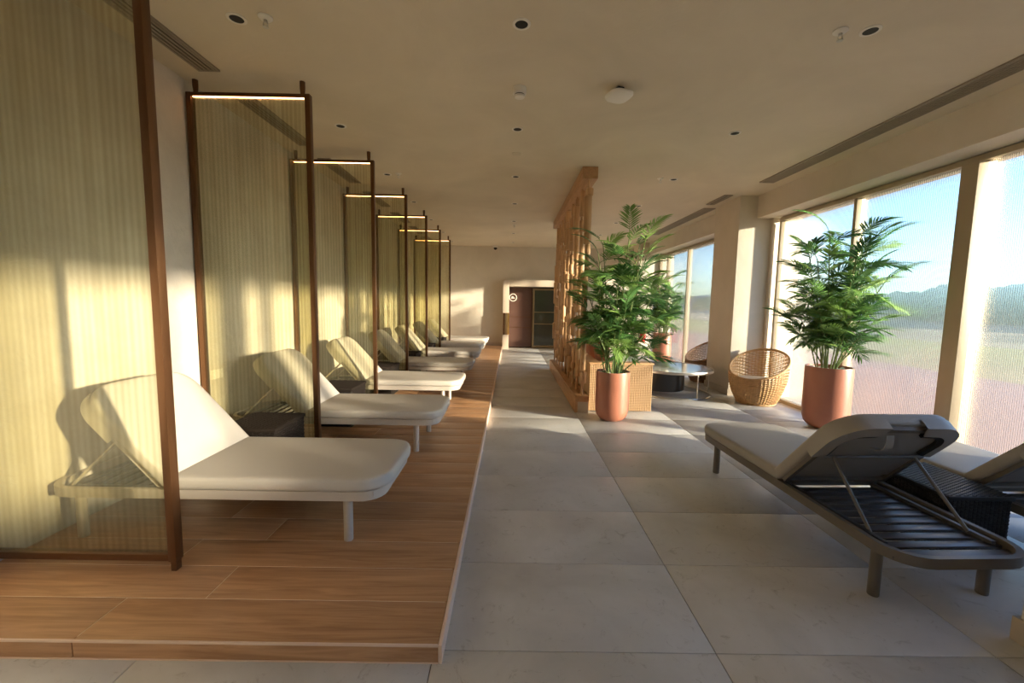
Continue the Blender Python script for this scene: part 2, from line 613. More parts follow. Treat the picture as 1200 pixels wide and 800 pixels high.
# ------------------------------------------------------------------ wooden platform on the left
plat = struct(MB().box(XL, PX - 0.022, PY + 0.022, YB, 0.0, PZ - 0.0012).build('platform', M['grout_light'], smooth=0))
def plank(x0, x1, y0, y1):
    cx, cyy = (x0 + x1) / 2, (y0 + y1) / 2
    hx, hy = (x1 - x0) / 2 - 0.0018, (y1 - y0) / 2 - 0.0018
    key = (round(hx, 3), round(hy, 3))
    if key not in plank.cache:
        me = MB().box(-hx, hx, -hy, hy, -0.012, 0.0, 0.0008).mesh('plank', 30)
        me.materials.append(M['plank'])
        plank.cache[key] = me
    return place('plank', plank.cache[key], None, plat, (cx, cyy, PZ))
plank.cache = {}
row = 0
y = PY + 0.006
while y < YB - 0.01:
    y1 = min(y + 0.2395, YB)
    j = -1.76 if row % 2 == 0 else -1.40
    plank(XL, j, y, y1)
    plank(j, PX - 0.012, y, y1)
    y = y1
    row += 1
for x0, x1 in ((XL, -1.765), (-1.76, PX - 0.006)):
    b_ = MB().box(x0, x1, PY, PY + 0.02, 0.004, PZ - 0.008, 0.001).build('riser_plank', M['plank'], plat)
MB().box(PX - 0.012, PX + 0.004, PY - 0.003, YB, 0.0, PZ + 0.001, 0.002).build('edge_trim', M['trim_pale'], plat)
MB().box(XL, PX - 0.013, PY - 0.003, PY + 0.006, PZ - 0.008, PZ + 0.001, 0.001).build('edge_trim', M['trim_pale'], plat)
MB().box(XL, PX - 0.013, PY - 0.004, PY + 0.004, 0.0, 0.004).build('edge_trim', M['trim_pale'], plat)

# ------------------------------------------------------------------ walls, ceiling, pillars
struct(MB().box(XL - 0.2, 4.6, YF - 0.2, YB + 1.2, CEIL, CEIL + 0.15).build('ceiling', M['ceiling'], smooth=0))
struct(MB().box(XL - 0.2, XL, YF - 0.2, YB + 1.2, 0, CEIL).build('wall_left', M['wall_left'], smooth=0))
struct(MB().box(XL, 4.6, YF - 0.2, YF, 0, CEIL).build('wall_front', M['wall'], smooth=0))
DX0, DX1, DZ = -0.06, 1.50, 1.97
wb = MB()
wb.box(XL, DX0 - 0.0, YB, YB + 0.15, 0, CEIL)
wb.box(DX1, 4.6, YB, YB + 0.15, 0, CEIL)
wb.box(DX0, DX1, YB, YB + 0.15, DZ, CEIL)
struct(wb.build('wall_back', M['wall'], smooth=0))
vb = MB()
vb.box(DX0 - 0.15, DX0, YB + 0.15, YB + 0.75, 0, 2.3)
vb.box(DX1, DX1 + 0.15, YB + 0.15, YB + 0.75, 0, 2.3)
vb.box(DX0 - 0.15, DX1 + 0.15, YB + 0.75, YB + 0.9, 0, 2.3)
vb.box(DX0, DX1, YB + 0.15, YB + 0.75, DZ, 2.3)
struct(vb.build('wall_vestibule', M['door_brown'], smooth=0))
struct(MB().box(XR, 4.6, YF, YB, 2.87, CEIL).build('wall_right', M['wall'], smooth=0))
struct(MB().box(XL + 0.0, -0.26, YB - 0.015, YB, PZ, PZ + 0.115, 0.003).build('baseboard_back', M['surround']))

def pillar(x0, x1, y0, y1, top=CEIL):
    p = struct(MB().box(x0, x1, y0, y1, 0, top, 0.004).build('pillar', M['wall']))
    s = 0.018
    k = MB()
    k.box(x0 - s, x1 + s, y0 - s, y0, 0, 0.11, 0.002)
    k.box(x0 - s, x0, y0, y1 + s, 0, 0.11, 0.002)
    k.box(x0, x1 + s, y1, y1 + s, 0, 0.11, 0.002)
    k.box(x1, x1 + s, y0, y1, 0, 0.11, 0.002)
    k.build('skirting', M['skirting'], p)
    return p
pillar(3.62, 4.14, 6.75, 7.55)
pillar(3.62, 4.14, 11.92, 12.5)
np_ = pillar(2.30, 2.62, 1.45, 1.72)

# ------------------------------------------------------------------ windows
def window(name, ys, zt=2.86, thick=()):
    w = struct(empty(name))
    y0, y1 = ys[0], ys[-1]
    MB().box(XW - 0.06, XW + 0.06, y0, y1, zt - 0.055, zt, 0.004).build('head_rail', M['win_frame'], w)
    MB().box(XW - 0.06, XW + 0.06, y0, y1, 0.0, 0.055, 0.004).build('sill_rail', M['win_frame'], w)
    for i, yy in enumerate(ys):
        hw = 0.075 if i in thick else 0.024
        dp = 0.085 if i in thick else 0.05
        MB().box(XW - dp, XW + dp, yy - hw, yy + hw, 0.055, zt - 0.055, 0.004).build('mullion', M['win_frame'], w)
        if i + 1 < len(ys):
            hn = 0.075 if i + 1 in thick else 0.024
            pn = MB().box(XW - 0.005, XW + 0.005, yy + hw, ys[i + 1] - hn, 0.055, zt - 0.055).build('pane', M['window_glass'], w, smooth=0)
            pn.data.materials.append(M['clear_face'])
            for pf in pn.data.polygons:                 # ribs on the outer face only
                pf.material_index = 0 if pf.normal.x > 0.5 else 1
    return w
window('window_1', [-4.95, -3.93, -2.63, -1.33, -0.03, 1.27, 2.57, 3.90, 5.20, 6.62], thick=(0, 1, 3, 5, 7))
window('window_2', [7.66, 8.72, 10.02, 11.32, 11.88], thick=(0,))
window('window_3', [12.54, 13.25])
wr = MB()
for y0, y1 in ((6.70, 7.60), (11.90, 12.52)):
    wr.box(XW - 0.11, 4.6, y0, y1, 0, 2.87)
struct(wr.build('wall_right', M['wall'], smooth=0))

# ------------------------------------------------------------------ outside: terrace, lawn, trees, added sun blocker
struct(MB().box(4.6, 10.5, -14, 60, -0.3, -0.03).build('terrace', M['terrace'], smooth=0))
struct(MB().box(10.5, 20, -20, 90, -0.3, -0.04).build('lawn', M['lawn'], smooth=0))
struct(MB().box(20, 240, -60, 320, -0.5, -0.06).build('field', M['far_ground'], smooth=0))
def lumpy_ridge(name, path, width, hfun, mat, seed, nseg=120, nprof=10):
    rr = random.Random(seed)
    mb = MB()
    rings = []
    for i in range(nseg + 1):
        t = i / nseg
        c = Vector(path[0]).lerp(Vector(path[1]), t)
        h = hfun(t, rr)
        ring = []
        for k in range(nprof + 1):
            a = PI * k / nprof
            j = 1 + rr.uniform(-0.10, 0.10)
            ring.append((c.x - math.cos(a) * width / 2 * j, c.y + rr.uniform(-0.3, 0.3), c.z + math.sin(a) ** 0.6 * h * j))
        rings.append(ring)
    mb.loft(rings, True, True, closed=False)
    return mb.build(name, mat, smooth=80)
tag(lumpy_ridge('foliage', ((52, -10, -0.05), (70, 150, -0.05)), 9,
    lambda t, r: 4.2 + 0.4 * math.sin(t * 23) + 0.3 * math.sin(t * 61 + 1) + r.uniform(-0.4, 0.4), M['treeline'], 3),
    'blurred belt of green trees beyond the lawn outside', 'trees', kind='stuff')
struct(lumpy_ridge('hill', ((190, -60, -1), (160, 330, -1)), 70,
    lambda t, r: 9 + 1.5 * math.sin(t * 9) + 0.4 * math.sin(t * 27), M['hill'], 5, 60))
hb = lumpy_ridge('shade_hedge', ((5.6, -9, -0.03), (5.6, 1.6, -0.03)), 0.9, lambda t, r: 1.72 + r.uniform(-0.03, 0.03), M['shade_hedge'], 9, 70)  # out of view, added to keep the sun off the front loungers and floor
tag(hb, 'unseen green planting added on the terrace to shade the front loungers', 'shade_hedge', kind='stuff')

# ------------------------------------------------------------------ ceiling fittings
def vent(x0, x1, y0, y1, n, label, group):
    t = thing('air_vent', label, 'vent', ((x0 + x1) / 2 * 0.967, (y0 + y1) / 2 * 0.967, CEIL), 0, group)
    hx, hy = (x1 - x0) / 2 * 0.967, (y1 - y0) / 2 * 0.967
    fr = MB()
    e = 0.016
    fr.box(-hx, hx, -hy, -hy + e, -0.014, 0)
    fr.box(-hx, hx, hy - e, hy, -0.014, 0)
    fr.box(-hx, -hx + e, -hy + e, hy - e, -0.014, 0)
    fr.box(hx - e, hx, -hy + e, hy - e, -0.014, 0)
    fr.build('vent_frame', M['vent'], t)
    MB().box(-hx + e, hx - e, -hy + e, hy - e, -0.003, 0).build('duct_shade', M['black'], t)  # duct shade painted as a black sheet, the ceiling is uncut
    w = (2 * hx - 2 * e) / n
    for k in range(n):
        cx = -hx + e + w * (k + 0.5)
        MB().box(cx - w * 0.27, cx + w * 0.27, -hy + e, hy - e, -0.012, -0.004).build('slat', M['vent'], t)
    return t
M['vent'] = plain('vent_metal', (0.30, 0.25, 0.19), 0.5, 0.2)
ordn = ['first', 'second', 'third', 'fourth', 'fifth', 'sixth', 'seventh']
for k, (a, b) in enumerate([(1.75, 3.50), (3.95, 5.07), (5.53, 6.62), (7.15, 8.2), (8.75, 9.8), (10.35, 11.4), (11.95, 12.9)]):
    vent(-2.52, -2.35, a, b, 4, 'slotted air vent over the left loungers, %s one from the front' % ordn[k], 'slotted vents along the left wall')
vent(3.59, 3.80, 0.4, 6.22, 6, 'long slotted ceiling vent running above the large right windows', 'slotted vents along the window side')
vent(3.56, 3.78, 7.90, 10.9, 6, 'slotted ceiling vent above the far windows past the square pillar', 'slotted vents along the window side')
vent(3.46, 3.60, 6.95, 7.6, 2, 'short dark ceiling vent beside the top of the square pillar', 'slotted vents along the window side')

def downlight(x, y, label, group):
    t = thing('downlight', label, 'downlight', (x, y, CEIL), 0, group)
    MB().lathe([(0.040, -0.001), (0.041, -0.006), (0.052, -0.007), (0.058, -0.004), (0.058, 0.0)], 28, cap0=False, cap1=False).build('trim_ring', M['white'], t)
    MB().lathe([(0.041, -0.0045), (0.03, -0.002), (0.02, -0.0015)], 24).build('recess', M['black'], t)
    return t
dl = None
CS = (CEIL - 1.475) / 1.805          # ceiling fittings were measured for another height
rows = ((-1.81, 'left', 'above the left screens'), (0.04, 'middle', 'on the middle ceiling row'), (2.32, 'right', 'on the ceiling row nearer the windows'))
for x, nm, ph in rows:
    for k in range(7):
        y = 2.88 + 1.645 * k
        if nm == 'right' and k == 6:
            continue
        lab = 'black downlight with white ring %s, %s from the front' % (ph, ordn[k])
        grp = 'downlights ' + ph
        if dl is None:
            dl = downlight(x * CS, y * CS, lab, grp)
        else:
            dup(dl, (x * CS, y * CS, CEIL), None, lab, grp)

def sprinkler(x, y, label):
    t = thing('sprinkler_head', label, 'sprinkler', (x, y, CEIL), 0, 'ceiling sprinklers')
    MB().lathe([(0.042, 0), (0.042, -0.006), (0.03, -0.016), (0.012, -0.018)], 24).build('escutcheon', M['white'], t)
    b = MB()
    b.lathe([(0.011, -0.018), (0.011, -0.03), (0.006, -0.032)], 12)
    b.tube([(0.011, 0, -0.03), (0.014, 0, -0.045), (0.004, 0, -0.058)], 0.0028, 6)
    b.tube([(-0.011, 0, -0.03), (-0.014, 0, -0.045), (-0.004, 0, -0.058)], 0.0028, 6)
    b.lathe([(0.018, -0.058), (0.018, -0.061)], 16)
    b.build('nozzle', M['steel'], t)
    return t
s0 = sprinkler(-1.614 * CS, 2.862 * CS, 'white sprinkler head next to the first downlight over the left screens')
dup(s0, (2.13 * CS, 2.887 * CS, CEIL), None, 'white sprinkler head next to the first downlight on the window-side row')
dup(s0, (2.118 * CS, 6.138 * CS, CEIL), None, 'white sprinkler head next to the third downlight on the window-side row')
dup(s0, (-1.634 * CS, 6.116 * CS, CEIL), None, 'white sprinkler head next to the third downlight over the left screens')
dup(s0, (0.051 * CS, 9.9 * CS, CEIL), None, 'white sprinkler head far along the middle ceiling row')

t = thing('smoke_detector', 'white round smoke detector on the middle ceiling row behind the first downlight', 'detector', (0.045 * CS, 3.69 * CS, CEIL))
MB().lathe([(0.055, 0), (0.055, -0.045), (0.046, -0.052), (0.044, -0.052)], 28).build('body', M['white'], t)
MB().lathe([(0.040, -0.052), (0.040, -0.060)], 24).build('slot_ring', M['black'], t)
MB().lathe([(0.043, -0.060), (0.040, -0.075), (0.02, -0.080)], 24).build('sensor_cap', M['white'], t)
t = tag(MB().lathe([(0.055, 0), (0.055, -0.004), (0.05, -0.006)], 28).build('ceiling_speaker', M['ceiling']), 'flat beige ceiling disc between two downlights of the middle row', 'ceiling disc')
t.location = (0.036 * CS, 5.247 * CS, CEIL)
t = thing('wireless_access_point', 'white rounded square wireless unit hung on the ceiling', 'access point', (0.88 * CS, 3.66 * CS, CEIL), 0.35)
MB().box(-0.03, 0.03, -0.03, 0.03, -0.045, 0, 0.004).build('mount', M['black'], t)
ap = MB()
def squircle(s, n=32, p=3.2):
    return [(s * math.copysign(abs(math.cos(2*PI*k/n)) ** (2/p), math.cos(2*PI*k/n)), s * math.copysign(abs(math.sin(2*PI*k/n)) ** (2/p), math.sin(2*PI*k/n))) for k in range(n)]
ap.loft([[(x, y, z) for x, y in squircle(s)] for s, z in ((0.085, -0.045), (0.100, -0.052), (0.100, -0.066), (0.088, -0.080), (0.05, -0.084))])
ap.build('housing', M['white'], t)
t = thing('security_camera', 'small white dome security camera on the ceiling by the end wall', 'camera', (-0.51, 13.12, CEIL))
MB().lathe([(0.075, 0), (0.075, -0.05), (0.06, -0.06)], 24).build('housing', M['white'], t)
MB().lathe([(0.055, -0.06), (0.05, -0.10), (0.02, -0.125)], 24).build('dome', M['black'], t)

# ------------------------------------------------------------------ glass screens on the platform
def glass_screen(loc, label, group):
    t = thing('glass_screen', label, 'screen', loc, 0, group)
    w = 0.955                                   # x from -w (wall side) to 0 (aisle side)
    H = 3.12 - PZ
    for x in (-w, 0.0):
        MB().box(x - 0.02, x + 0.02, -0.025, 0.025, 0.052, H, 0.003).build('post', M['bronze'], t)
        MB().box(x - 0.014, x + 0.014, -0.018, 0.018, 0.0, 0.052, 0.002).build('foot', M['bronze'], t)
        MB().lathe([(0.017, H), (0.021, H + 0.05), (0.021, CEIL - PZ)], 16, c=(x + (0.045 if x < 0 else -0.045), 0)).build('hanger', M['bronze'], t)
    MB().box(-w + 0.02, -0.02, -0.022, 0.022, H - 0.03, H, 0.003).build('top_rail', M['bronze'], t)
    MB().box(-w + 0.02, -0.02, -0.022, 0.022, 0.055, 0.09, 0.003).build('bottom_rail', M['bronze'], t)
    MB().box(-w + 0.021, -0.021, -0.004, 0.004, 0.09, H - 0.03).build('glass_pane', M['screen_glass'], t, smooth=0)
    MB().box(-w + 0.03, -0.03, -0.016, -0.006, H - 0.036, H - 0.03).build('light_strip', M['led'], t, smooth=0)
    return t
FY = [1.97 + 1.567 * k for k in range(7)]
scr = None
for k, y in enumerate(FY):
    lab = 'tall bronze framed ribbed glass screen with lit top, %s from the front' % ordn[k]
    if scr is None:
        scr = glass_screen((-1.70, y + 0.05, PZ), lab, 'glass screens between the left loungers')
    else:
        dup(scr, (-1.67, y, PZ), None, lab)

# ------------------------------------------------------------------ loungers  (local x: head 0 to foot 2.05; y across; z up)
LL, HW = 1.97, 0.36
def rrect(x0, x1, hw, r0, r1, n=7):
    out = []
    for cx, cyy, a0, r in ((x1 - r1, hw - r1, 0.0, r1), (x0 + r0, hw - r0, 0.5 * PI, r0), (x0 + r0, -hw + r0, PI, r0), (x1 - r1, -hw + r1, 1.5 * PI, r1)):
        for k in range(n):
            a = a0 + 0.5 * PI * k / (n - 1)
            out.append((cx + r * math.cos(a), cyy + r * math.sin(a)))
    return out
def cushion(mb, x0, x1, hw, r0, r1, z0, z1):
    def ring(ins, z):
        return [(x, y, z) for x, y in rrect(x0 + ins, x1 - ins, hw - ins, max(r0 - ins, 0.006), max(r1 - ins, 0.006))]
    h = z1 - z0
    mb.loft([ring(0.014, z0), ring(0.003, z0 + 0.10 * h), ring(0.0, z0 + 0.3 * h), ring(0.0, z0 + 0.72 * h), ring(0.006, z0 + 0.9 * h), ring(0.02, z1 - 0.002), ring(0.05, z1), ring(0.16, z1 + 0.004)])
def make_lounger(name, label, group, mc, mf, ang, loc, rz, HINGE=0.72, nsl=8):
    t = thing(name, label, 'lounger', loc, rz, group)
    fr = MB()
    o = rrect(0.0, LL - 0.03, HW - 0.005, 0.17, 0.13)
    i = rrect(0.028, LL - 0.058, HW - 0.033, 0.145, 0.105)
    fr.loft([[(x, y, 0.262) for x, y in o], [(x, y, 0.315) for x, y in o], [(x, y, 0.315) for x, y in i], [(x, y, 0.262) for x, y in i], [(x, y, 0.262) for x, y in o]], False, False)
    bmesh.ops.remove_doubles(fr.bm, verts=fr.bm.verts, dist=1e-5)
    fr.build('frame', mf, t)
    for x in (0.19, LL - 0.24):
        for s in (1, -1):
            lg = MB()
            lg.lathe([(0.024, 0.0), (0.026, 0.004), (0.026, 0.27)], 18, c=(x, s * 0.295))
            lg.build('leg', mf, t)
    for k in range(nsl):                               # slats under the raised backrest
        x = 0.10 + 0.078 * k
        MB().box(x - 0.026, x + 0.026, -HW + 0.032, HW - 0.032, 0.268, 0.282, 0.002).build('slat', M['slat_dark'], t)
    for s in (1, -1):
        MB().box(0.16, HINGE, s * (HW - 0.075) - 0.012, s * (HW - 0.075) + 0.012, 0.283, 0.305, 0.002).build('inner_rail', M['slat_dark'], t)
    MB().box(HINGE - 0.01, LL - 0.08, -HW + 0.03, HW - 0.03, 0.285, 0.312).build('seat_base', mf, t)
    c = MB(); cushion(c, HINGE + 0.004, LL, HW + 0.005, 0.012, 0.17, 0.316, 0.392)
    c.build('seat_cushion', mc, t, 50)
    # backrest turned about the hinge
    R = Matrix.Translation((HINGE, 0, 0.322)) @ Matrix.Rotation(ang, 4, 'Y')
    BL = 0.70
    def bk():
        m = MB(); m.M = R; return m
    c = bk(); cushion(c, -BL, -0.004, HW + 0.005, 0.17, 0.012, 0.0, 0.078)
    bc = c.build('back_cushion', mc, t, 50)
    c = bk()
    o = rrect(-BL + 0.02, -0.02, HW - 0.012, 0.15, 0.02); i = rrect(-BL + 0.05, -0.05, HW - 0.042, 0.12, 0.02)
    c.loft([[(x, y, -0.026) for x, y in o], [(x, y, -0.001) for x, y in o], [(x, y, -0.001) for x, y in i], [(x, y, -0.026) for x, y in i], [(x, y, -0.026) for x, y in o]], False, False)
    bmesh.ops.remove_doubles(c.bm, verts=c.bm.verts, dist=1e-5)
    c.build('back_frame', mf, t)
    c = bk(); c.box(-BL + 0.045, -0.10, -HW + 0.036, HW - 0.036, -0.012, -0.003, 0.003)
    c.build('back_lining', mc, t)
    # pockets over the two top corners and the loop strap, on the underside
    for s in (1, -1):
        c = bk()
        arc = []
        for k in range(9):
            a = 0.5 * PI * k / 8
            arc.append((-BL + 0.17 - 0.176 * math.sin(a) - 0.0, s * (HW + 0.005 - 0.17 + 0.176 * math.cos(a))))
        arc = [(-BL + 0.32, s * (HW + 0.011))] + arc + [(-BL - 0.006, s * (HW - 0.26))]
        inn = []
        for x, y in arc:
            d = Vector((-BL + 0.26 - x, s * (HW - 0.17) - y)).normalized() * 0.075
            inn.append((x + d.x, y + d.y))
        c.loft([[(x, y, 0.035) for x, y in arc], [(x, y, -0.032) for x, y in arc], [(x, y, -0.040) for x, y in inn], [(x, y, -0.034) for x, y in inn], [(x * 1.0, y, -0.027) for x, y in arc]], False, False, closed=False)
        c.build('corner_pocket', mc, bc)
        c = bk()
        shade_edge = []
        for x, y in inn:
            d = Vector((-BL + 0.26 - x, s * (HW - 0.17) - y)).normalized() * 0.03
            shade_edge.append((x + d.x, y + d.y))
        c.loft([[(x, y, -0.039) for x, y in inn], [(x, y, -0.030) for x, y in shade_edge], [(x, y, -0.014) for x, y in shade_edge], [(x, y, -0.014) for x, y in inn]], False, False, closed=False)
        c.build('pocket_shade', M['black'], bc)  # black crescent stands in for the shade inside the pocket mouth
    c = bk()
    pts = [(-BL + 0.07 + 0.14 * k / 8, 0.06, -0.028 - 0.045 * math.sin(PI * k / 8)) for k in range(9)]
    c.loft([[(x, y - 0.022, z), (x, y + 0.022, z), (x, y + 0.022, z - 0.005), (x, y - 0.022, z - 0.005)] for x, y, z in pts])
    c.build('strap', mc, bc)
    # support: cross bar under the backrest and two struts down to the rails
    p = R @ Vector((-0.40, 0, -0.04))
    st = MB(); st.tube([(p.x, -HW + 0.06, p.z), (p.x, HW - 0.06, p.z)], 0.009, 10); st.build('cross_bar', mf, t)
    for s in (1, -1):
        st = MB(); st.tube([(p.x, s * (HW - 0.11), p.z), (p.x - 0.30, s * (HW - 0.09), 0.297)], 0.0095, 10)
        st.build('strut', M['steel'] if False else mf, t)
    return t
ANG = math.radians(48)
LY = [2.60, 4.05, 5.55, 7.10, 8.68, 10.25, 11.82]
LX0 = -2.655
l0 = make_lounger('sun_lounger', 'pale greige padded lounger between the first and second glass screens from the front', 'loungers on the wooden platform',
                  M['cushion'], M['frame_light'], ANG, (LX0, LY[0], PZ), 0.0)
for k in range(1, 7):
    y = LY[k]
    lab = ('pale greige padded lounger between the %s and %s glass screens from the front' % (ordn[k], ordn[k + 1])) if k < 6 else 'pale greige padded lounger beyond the seventh screen, before the end wall'
    dup(l0, (-2.59, y, PZ), 0.0, lab)
r0 = make_lounger('sun_lounger', 'dark taupe lounger seen from behind with strapped raised backrest, on the grey tiles', 'dark loungers on the tiles by the windows',
                  M['cushion_dark'], M['frame_dark'], ANG, (2.20, 1.83, 0), math.radians(92.0), 0.86, 10)
dup(r0, (3.44, 1.78, 0), math.radians(93.0), 'dark taupe lounger close to the window, past the black wicker table')

# ------------------------------------------------------------------ wicker side tables
def weave_panel(mb, org, u, v, nrm, w, h, cu, cv):
    """rows of small raised strands, alternating like a basket"""
    nu, nv = max(1, int(w / cu)), max(1, int(h / cv))
    du, dv = w / nu, h / nv
    org, u, v, nrm = Vector(org), Vector(u), Vector(v), Vector(nrm)
    for j in range(nv):
        for i in range(nu):
            off = 0.0 if (i + j) % 2 else 0.0028
            a = org + u * (i * du) + v * (j * dv + dv * 0.08)
            p = [a, a + u * du, a + u * du + v * dv * 0.84, a + v * dv * 0.84]
            c = [q + (a + u * du / 2 + v * dv * 0.42 - q) * 0.35 + nrm * (0.003 + off) for q in p]
            P = [mb.v(q) for q in p]; Q = [mb.v(q) for q in c]
            mb.f(Q)
            for k in range(4):
                mb.f([P[k], P[(k+1) % 4], Q[(k+1) % 4], Q[k]])
def wicker_table(label, group, mat, loc, w, d, h, cu=0.024, cv=0.011):
    t = thing('wicker_side_table', label, 'side table', loc, 0, group)
    hx, hy = w / 2 - 0.012, d / 2 - 0.012
    MB().box(-hx, hx, -hy, hy, 0.0, h - 0.03, 0.004).build('core', M['black'], t)
    b = MB()
    weave_panel(b, (-hx, -hy - 0.0005, 0.004), (1, 0, 0), (0, 0, 1), (0, -1, 0), 2 * hx, h - 0.036, cu, cv)
    weave_panel(b, (hx, hy + 0.0005, 0.004), (-1, 0, 0), (0, 0, 1), (0, 1, 0), 2 * hx, h - 0.036, cu, cv)
    weave_panel(b, (hx + 0.0005, -hy, 0.004), (0, 1, 0), (0, 0, 1), (1, 0, 0), 2 * hy, h - 0.036, cu, cv)
    weave_panel(b, (-hx - 0.0005, hy, 0.004), (0, -1, 0), (0, 0, 1), (-1, 0, 0), 2 * hy, h - 0.036, cu, cv)
    tag(b.build('woven_side', mat, t, 0), kind='stuff')
    MB().box(-w/2, w/2, -d/2, d/2, h - 0.03, h - 0.004, 0.006).build('top_board', mat, t)
    b = MB()
    weave_panel(b, (-w/2 + 0.006, -d/2 + 0.006, h - 0.0042), (1, 0, 0), (0, 1, 0), (0, 0, 1), w - 0.012, d - 0.012, cu, cv)
    tag(b.build('woven_top', mat, t, 0), kind='stuff')
    return t
w0 = wicker_table('dark brown wicker side table between the first left lounger and second screen', 'wicker side tables on the platform', M['wicker_brown'], (-1.945, LY[0] + 0.625, PZ), 0.43, 0.46, 0.435, 0.03, 0.016)
for k in range(1, 6):
    dup(w0, (-1.93, LY[k] + 0.625, PZ), 0, 'dark brown wicker side table between the %s left lounger and %s screen' % (ordn[k], ordn[k + 1]))
wicker_table('black wicker cube side table between the two dark loungers', None, M['wicker_black'], (2.79, 2.60, 0), 0.40, 0.54, 0.385)

# ------------------------------------------------------------------ wooden screen of turned rods
SX, SY0, SY1 = 0.985, 5.48, 9.15
t = thing('rod_screen', 'oak room divider of beaded vertical rods between beam and base', 'divider', (SX, SY0, 0))
LEN = SY1 - SY0
MB().box(-0.095, 0.105, 0, LEN, CEIL - 0.15, CEIL - 0.002, 0.004).build('top_beam', M['oak_beam'], t)
MB().box(-0.10, 0.085, 0, LEN, 0.155, 0.225, 0.004).build('base_beam', M['oak_beam'], t)
MB().box(-0.098, 0.02, 0.03, LEN - 0.02, 0.0, 0.155, 0.003).build('base_board', M['oak_beam'], t)
MB().box(-0.06, 0.083, 0.02, LEN - 0.04, 0.0, 0.154, 0.003).build('plinth', M['surround'], t)
beads = {}
def bead_mesh(L, r):
    key = (L, r)
    if key not in beads:
        m = MB()
        m.lathe([(r * 0.80, 0), (r, 0.012), (r, L - 0.012), (r * 0.80, L)], 12)
        me = m.mesh('bead', 40); me.materials.append(M['oak_rod'])
        beads[key] = me
    return beads[key]
rod_me = MB().lathe([(0.017, 0), (0.017, CEIL - 0.15 - 0.225)], 10).mesh('rod', 40)
rod_me.materials.append(M['oak_rod'])
NR = 9
for i in range(NR):
    yy = 0.075 + (LEN - 0.15) * i / (NR - 1)
    rod = place('rod', rod_me, None, t, (0.0, yy, 0.225))
    z = 0.10 + 0.22 * rnd.random()
    top = CEIL - 0.15 - 0.225
    while z < top - 0.12:
        L = rnd.choice((0.10, 0.16, 0.26, 0.36, 0.46))
        r = rnd.choice((0.038, 0.046, 0.053))
        L = min(L, top - z - 0.02)
        L = round(L, 2)
        if L < 0.08: break
        place('bead', bead_mesh(L, r), None, rod, (rnd.uniform(-0.012, 0.02), 0, z))
        z += L + rnd.choice((0.0, 0.004, 0.05))

# ------------------------------------------------------------------ sofa with reeded sides behind the divider
t = thing('reeded_sofa', 'low sofa with woven reed sides and rust leather cushions behind the palm', 'sofa', (1.09, 5.58, 0))
SW, SL, SH = 0.86, 2.6, 0.68
def reed_row(mb, a, b, nrm, n, z0, z1, r):
    a, b, nrm = Vector(a), Vector(b), Vector(nrm)
    d = (b - a) / n
    e = d.normalized()
    for k in range(n):
        c = a + d * (k + 0.5)
        rr = d.length / 2
        prof = [c - e * rr, c - e * rr * 0.6 + nrm * r * 0.8, c + nrm * r, c + e * rr * 0.6 + nrm * r * 0.8, c + e * rr]
        mb.loft([[(p.x, p.y, z0) for p in prof], [(p.x, p.y, z1) for p in prof]], True, True, closed=False)
MB().box(0.01, SW - 0.01, 0.01, 0.16, 0.02, SH - 0.02).build('arm_core', M['oak_beam'], t)
MB().box(0.01, 0.14, 0.16, SL - 0.01, 0.02, SH - 0.02).build('back_core', M['oak_beam'], t)
MB().box(0.01, SW - 0.01, SL - 0.15, SL, 0.02, SH - 0.02).build('arm_core', M['oak_beam'], t)
m = MB(); reed_row(m, (0, 0.01, 0), (SW, 0.01, 0), (0, -1, 0), 38, 0.015, SH - 0.022, 0.012)
tag(m.build('reed_panel', M['reed'], t), kind='stuff')
m = MB(); reed_row(m, (0.01, SL, 0), (0.01, 0, 0), (-1, 0, 0), 110, 0.015, SH - 0.022, 0.012)
tag(m.build('reed_panel', M['reed'], t), kind='stuff')
m = MB(); reed_row(m, (SW - 0.01, 0.02, 0), (SW - 0.01, 0.16, 0), (1, 0, 0), 6, 0.015, SH - 0.022, 0.012)
tag(m.build('reed_panel', M['reed'], t), kind='stuff')
MB().box(-0.012, SW + 0.012, -0.008, 0.17, SH - 0.022, SH, 0.004).build('cap_rail', M['oak_rod'], t)
MB().box(-0.012, 0.15, 0.17, SL, SH - 0.022, SH, 0.004).build('cap_rail', M['oak_rod'], t)
MB().box(0.14, SW, 0.165, SL - 0.155, 0.10, 0.26, 0.01).build('seat_base', M['oak_beam'], t)
for k in range(3):
    y0 = 0.17 + k * 0.757
    MB().box(0.15, SW + 0.01, y0 + 0.005, y0 + 0.75, 0.26, 0.42, 0.035).build('seat_cushion', M['sand_fabric'], t)
def pillow(name, loc, rot, w, h, th, mat, label, grp):
    m = MB()
    n = 10
    def P(i, j, s):
        u, v = 2 * i / n - 1, 2 * j / n - 1
        b = (1 - u ** 4) * (1 - v ** 4)
        k = 1 - 0.06 * (abs(u * v))
        return (u * w / 2 * k, s * th / 2 * math.sqrt(max(b, 0)), v * h / 2 * k)
    for s in (1, -1):
        g = [[m.v(P(i, j, s)) for j in range(n + 1)] for i in range(n + 1)]
        for i in range(n):
            for j in range(n):
                m.f([g[i][j], g[i+1][j], g[i+1][j+1], g[i][j+1]])
    bmesh.ops.remove_doubles(m.bm, verts=m.bm.verts, dist=1e-4)
    o = m.build(name, mat, None, 70)
    o.location = loc; o.rotation_euler = rot
    return tag(o, label, 'cushion', grp)
pillow('back_pillow', (1.37, 6.10, 0.68), (math.radians(-14), 0.0, math.radians(90)), 0.58, 0.52, 0.16, M['leather'], 'rust leather cushion on the sofa, the one by the reeded arm', 'cushions on the reeded sofa')
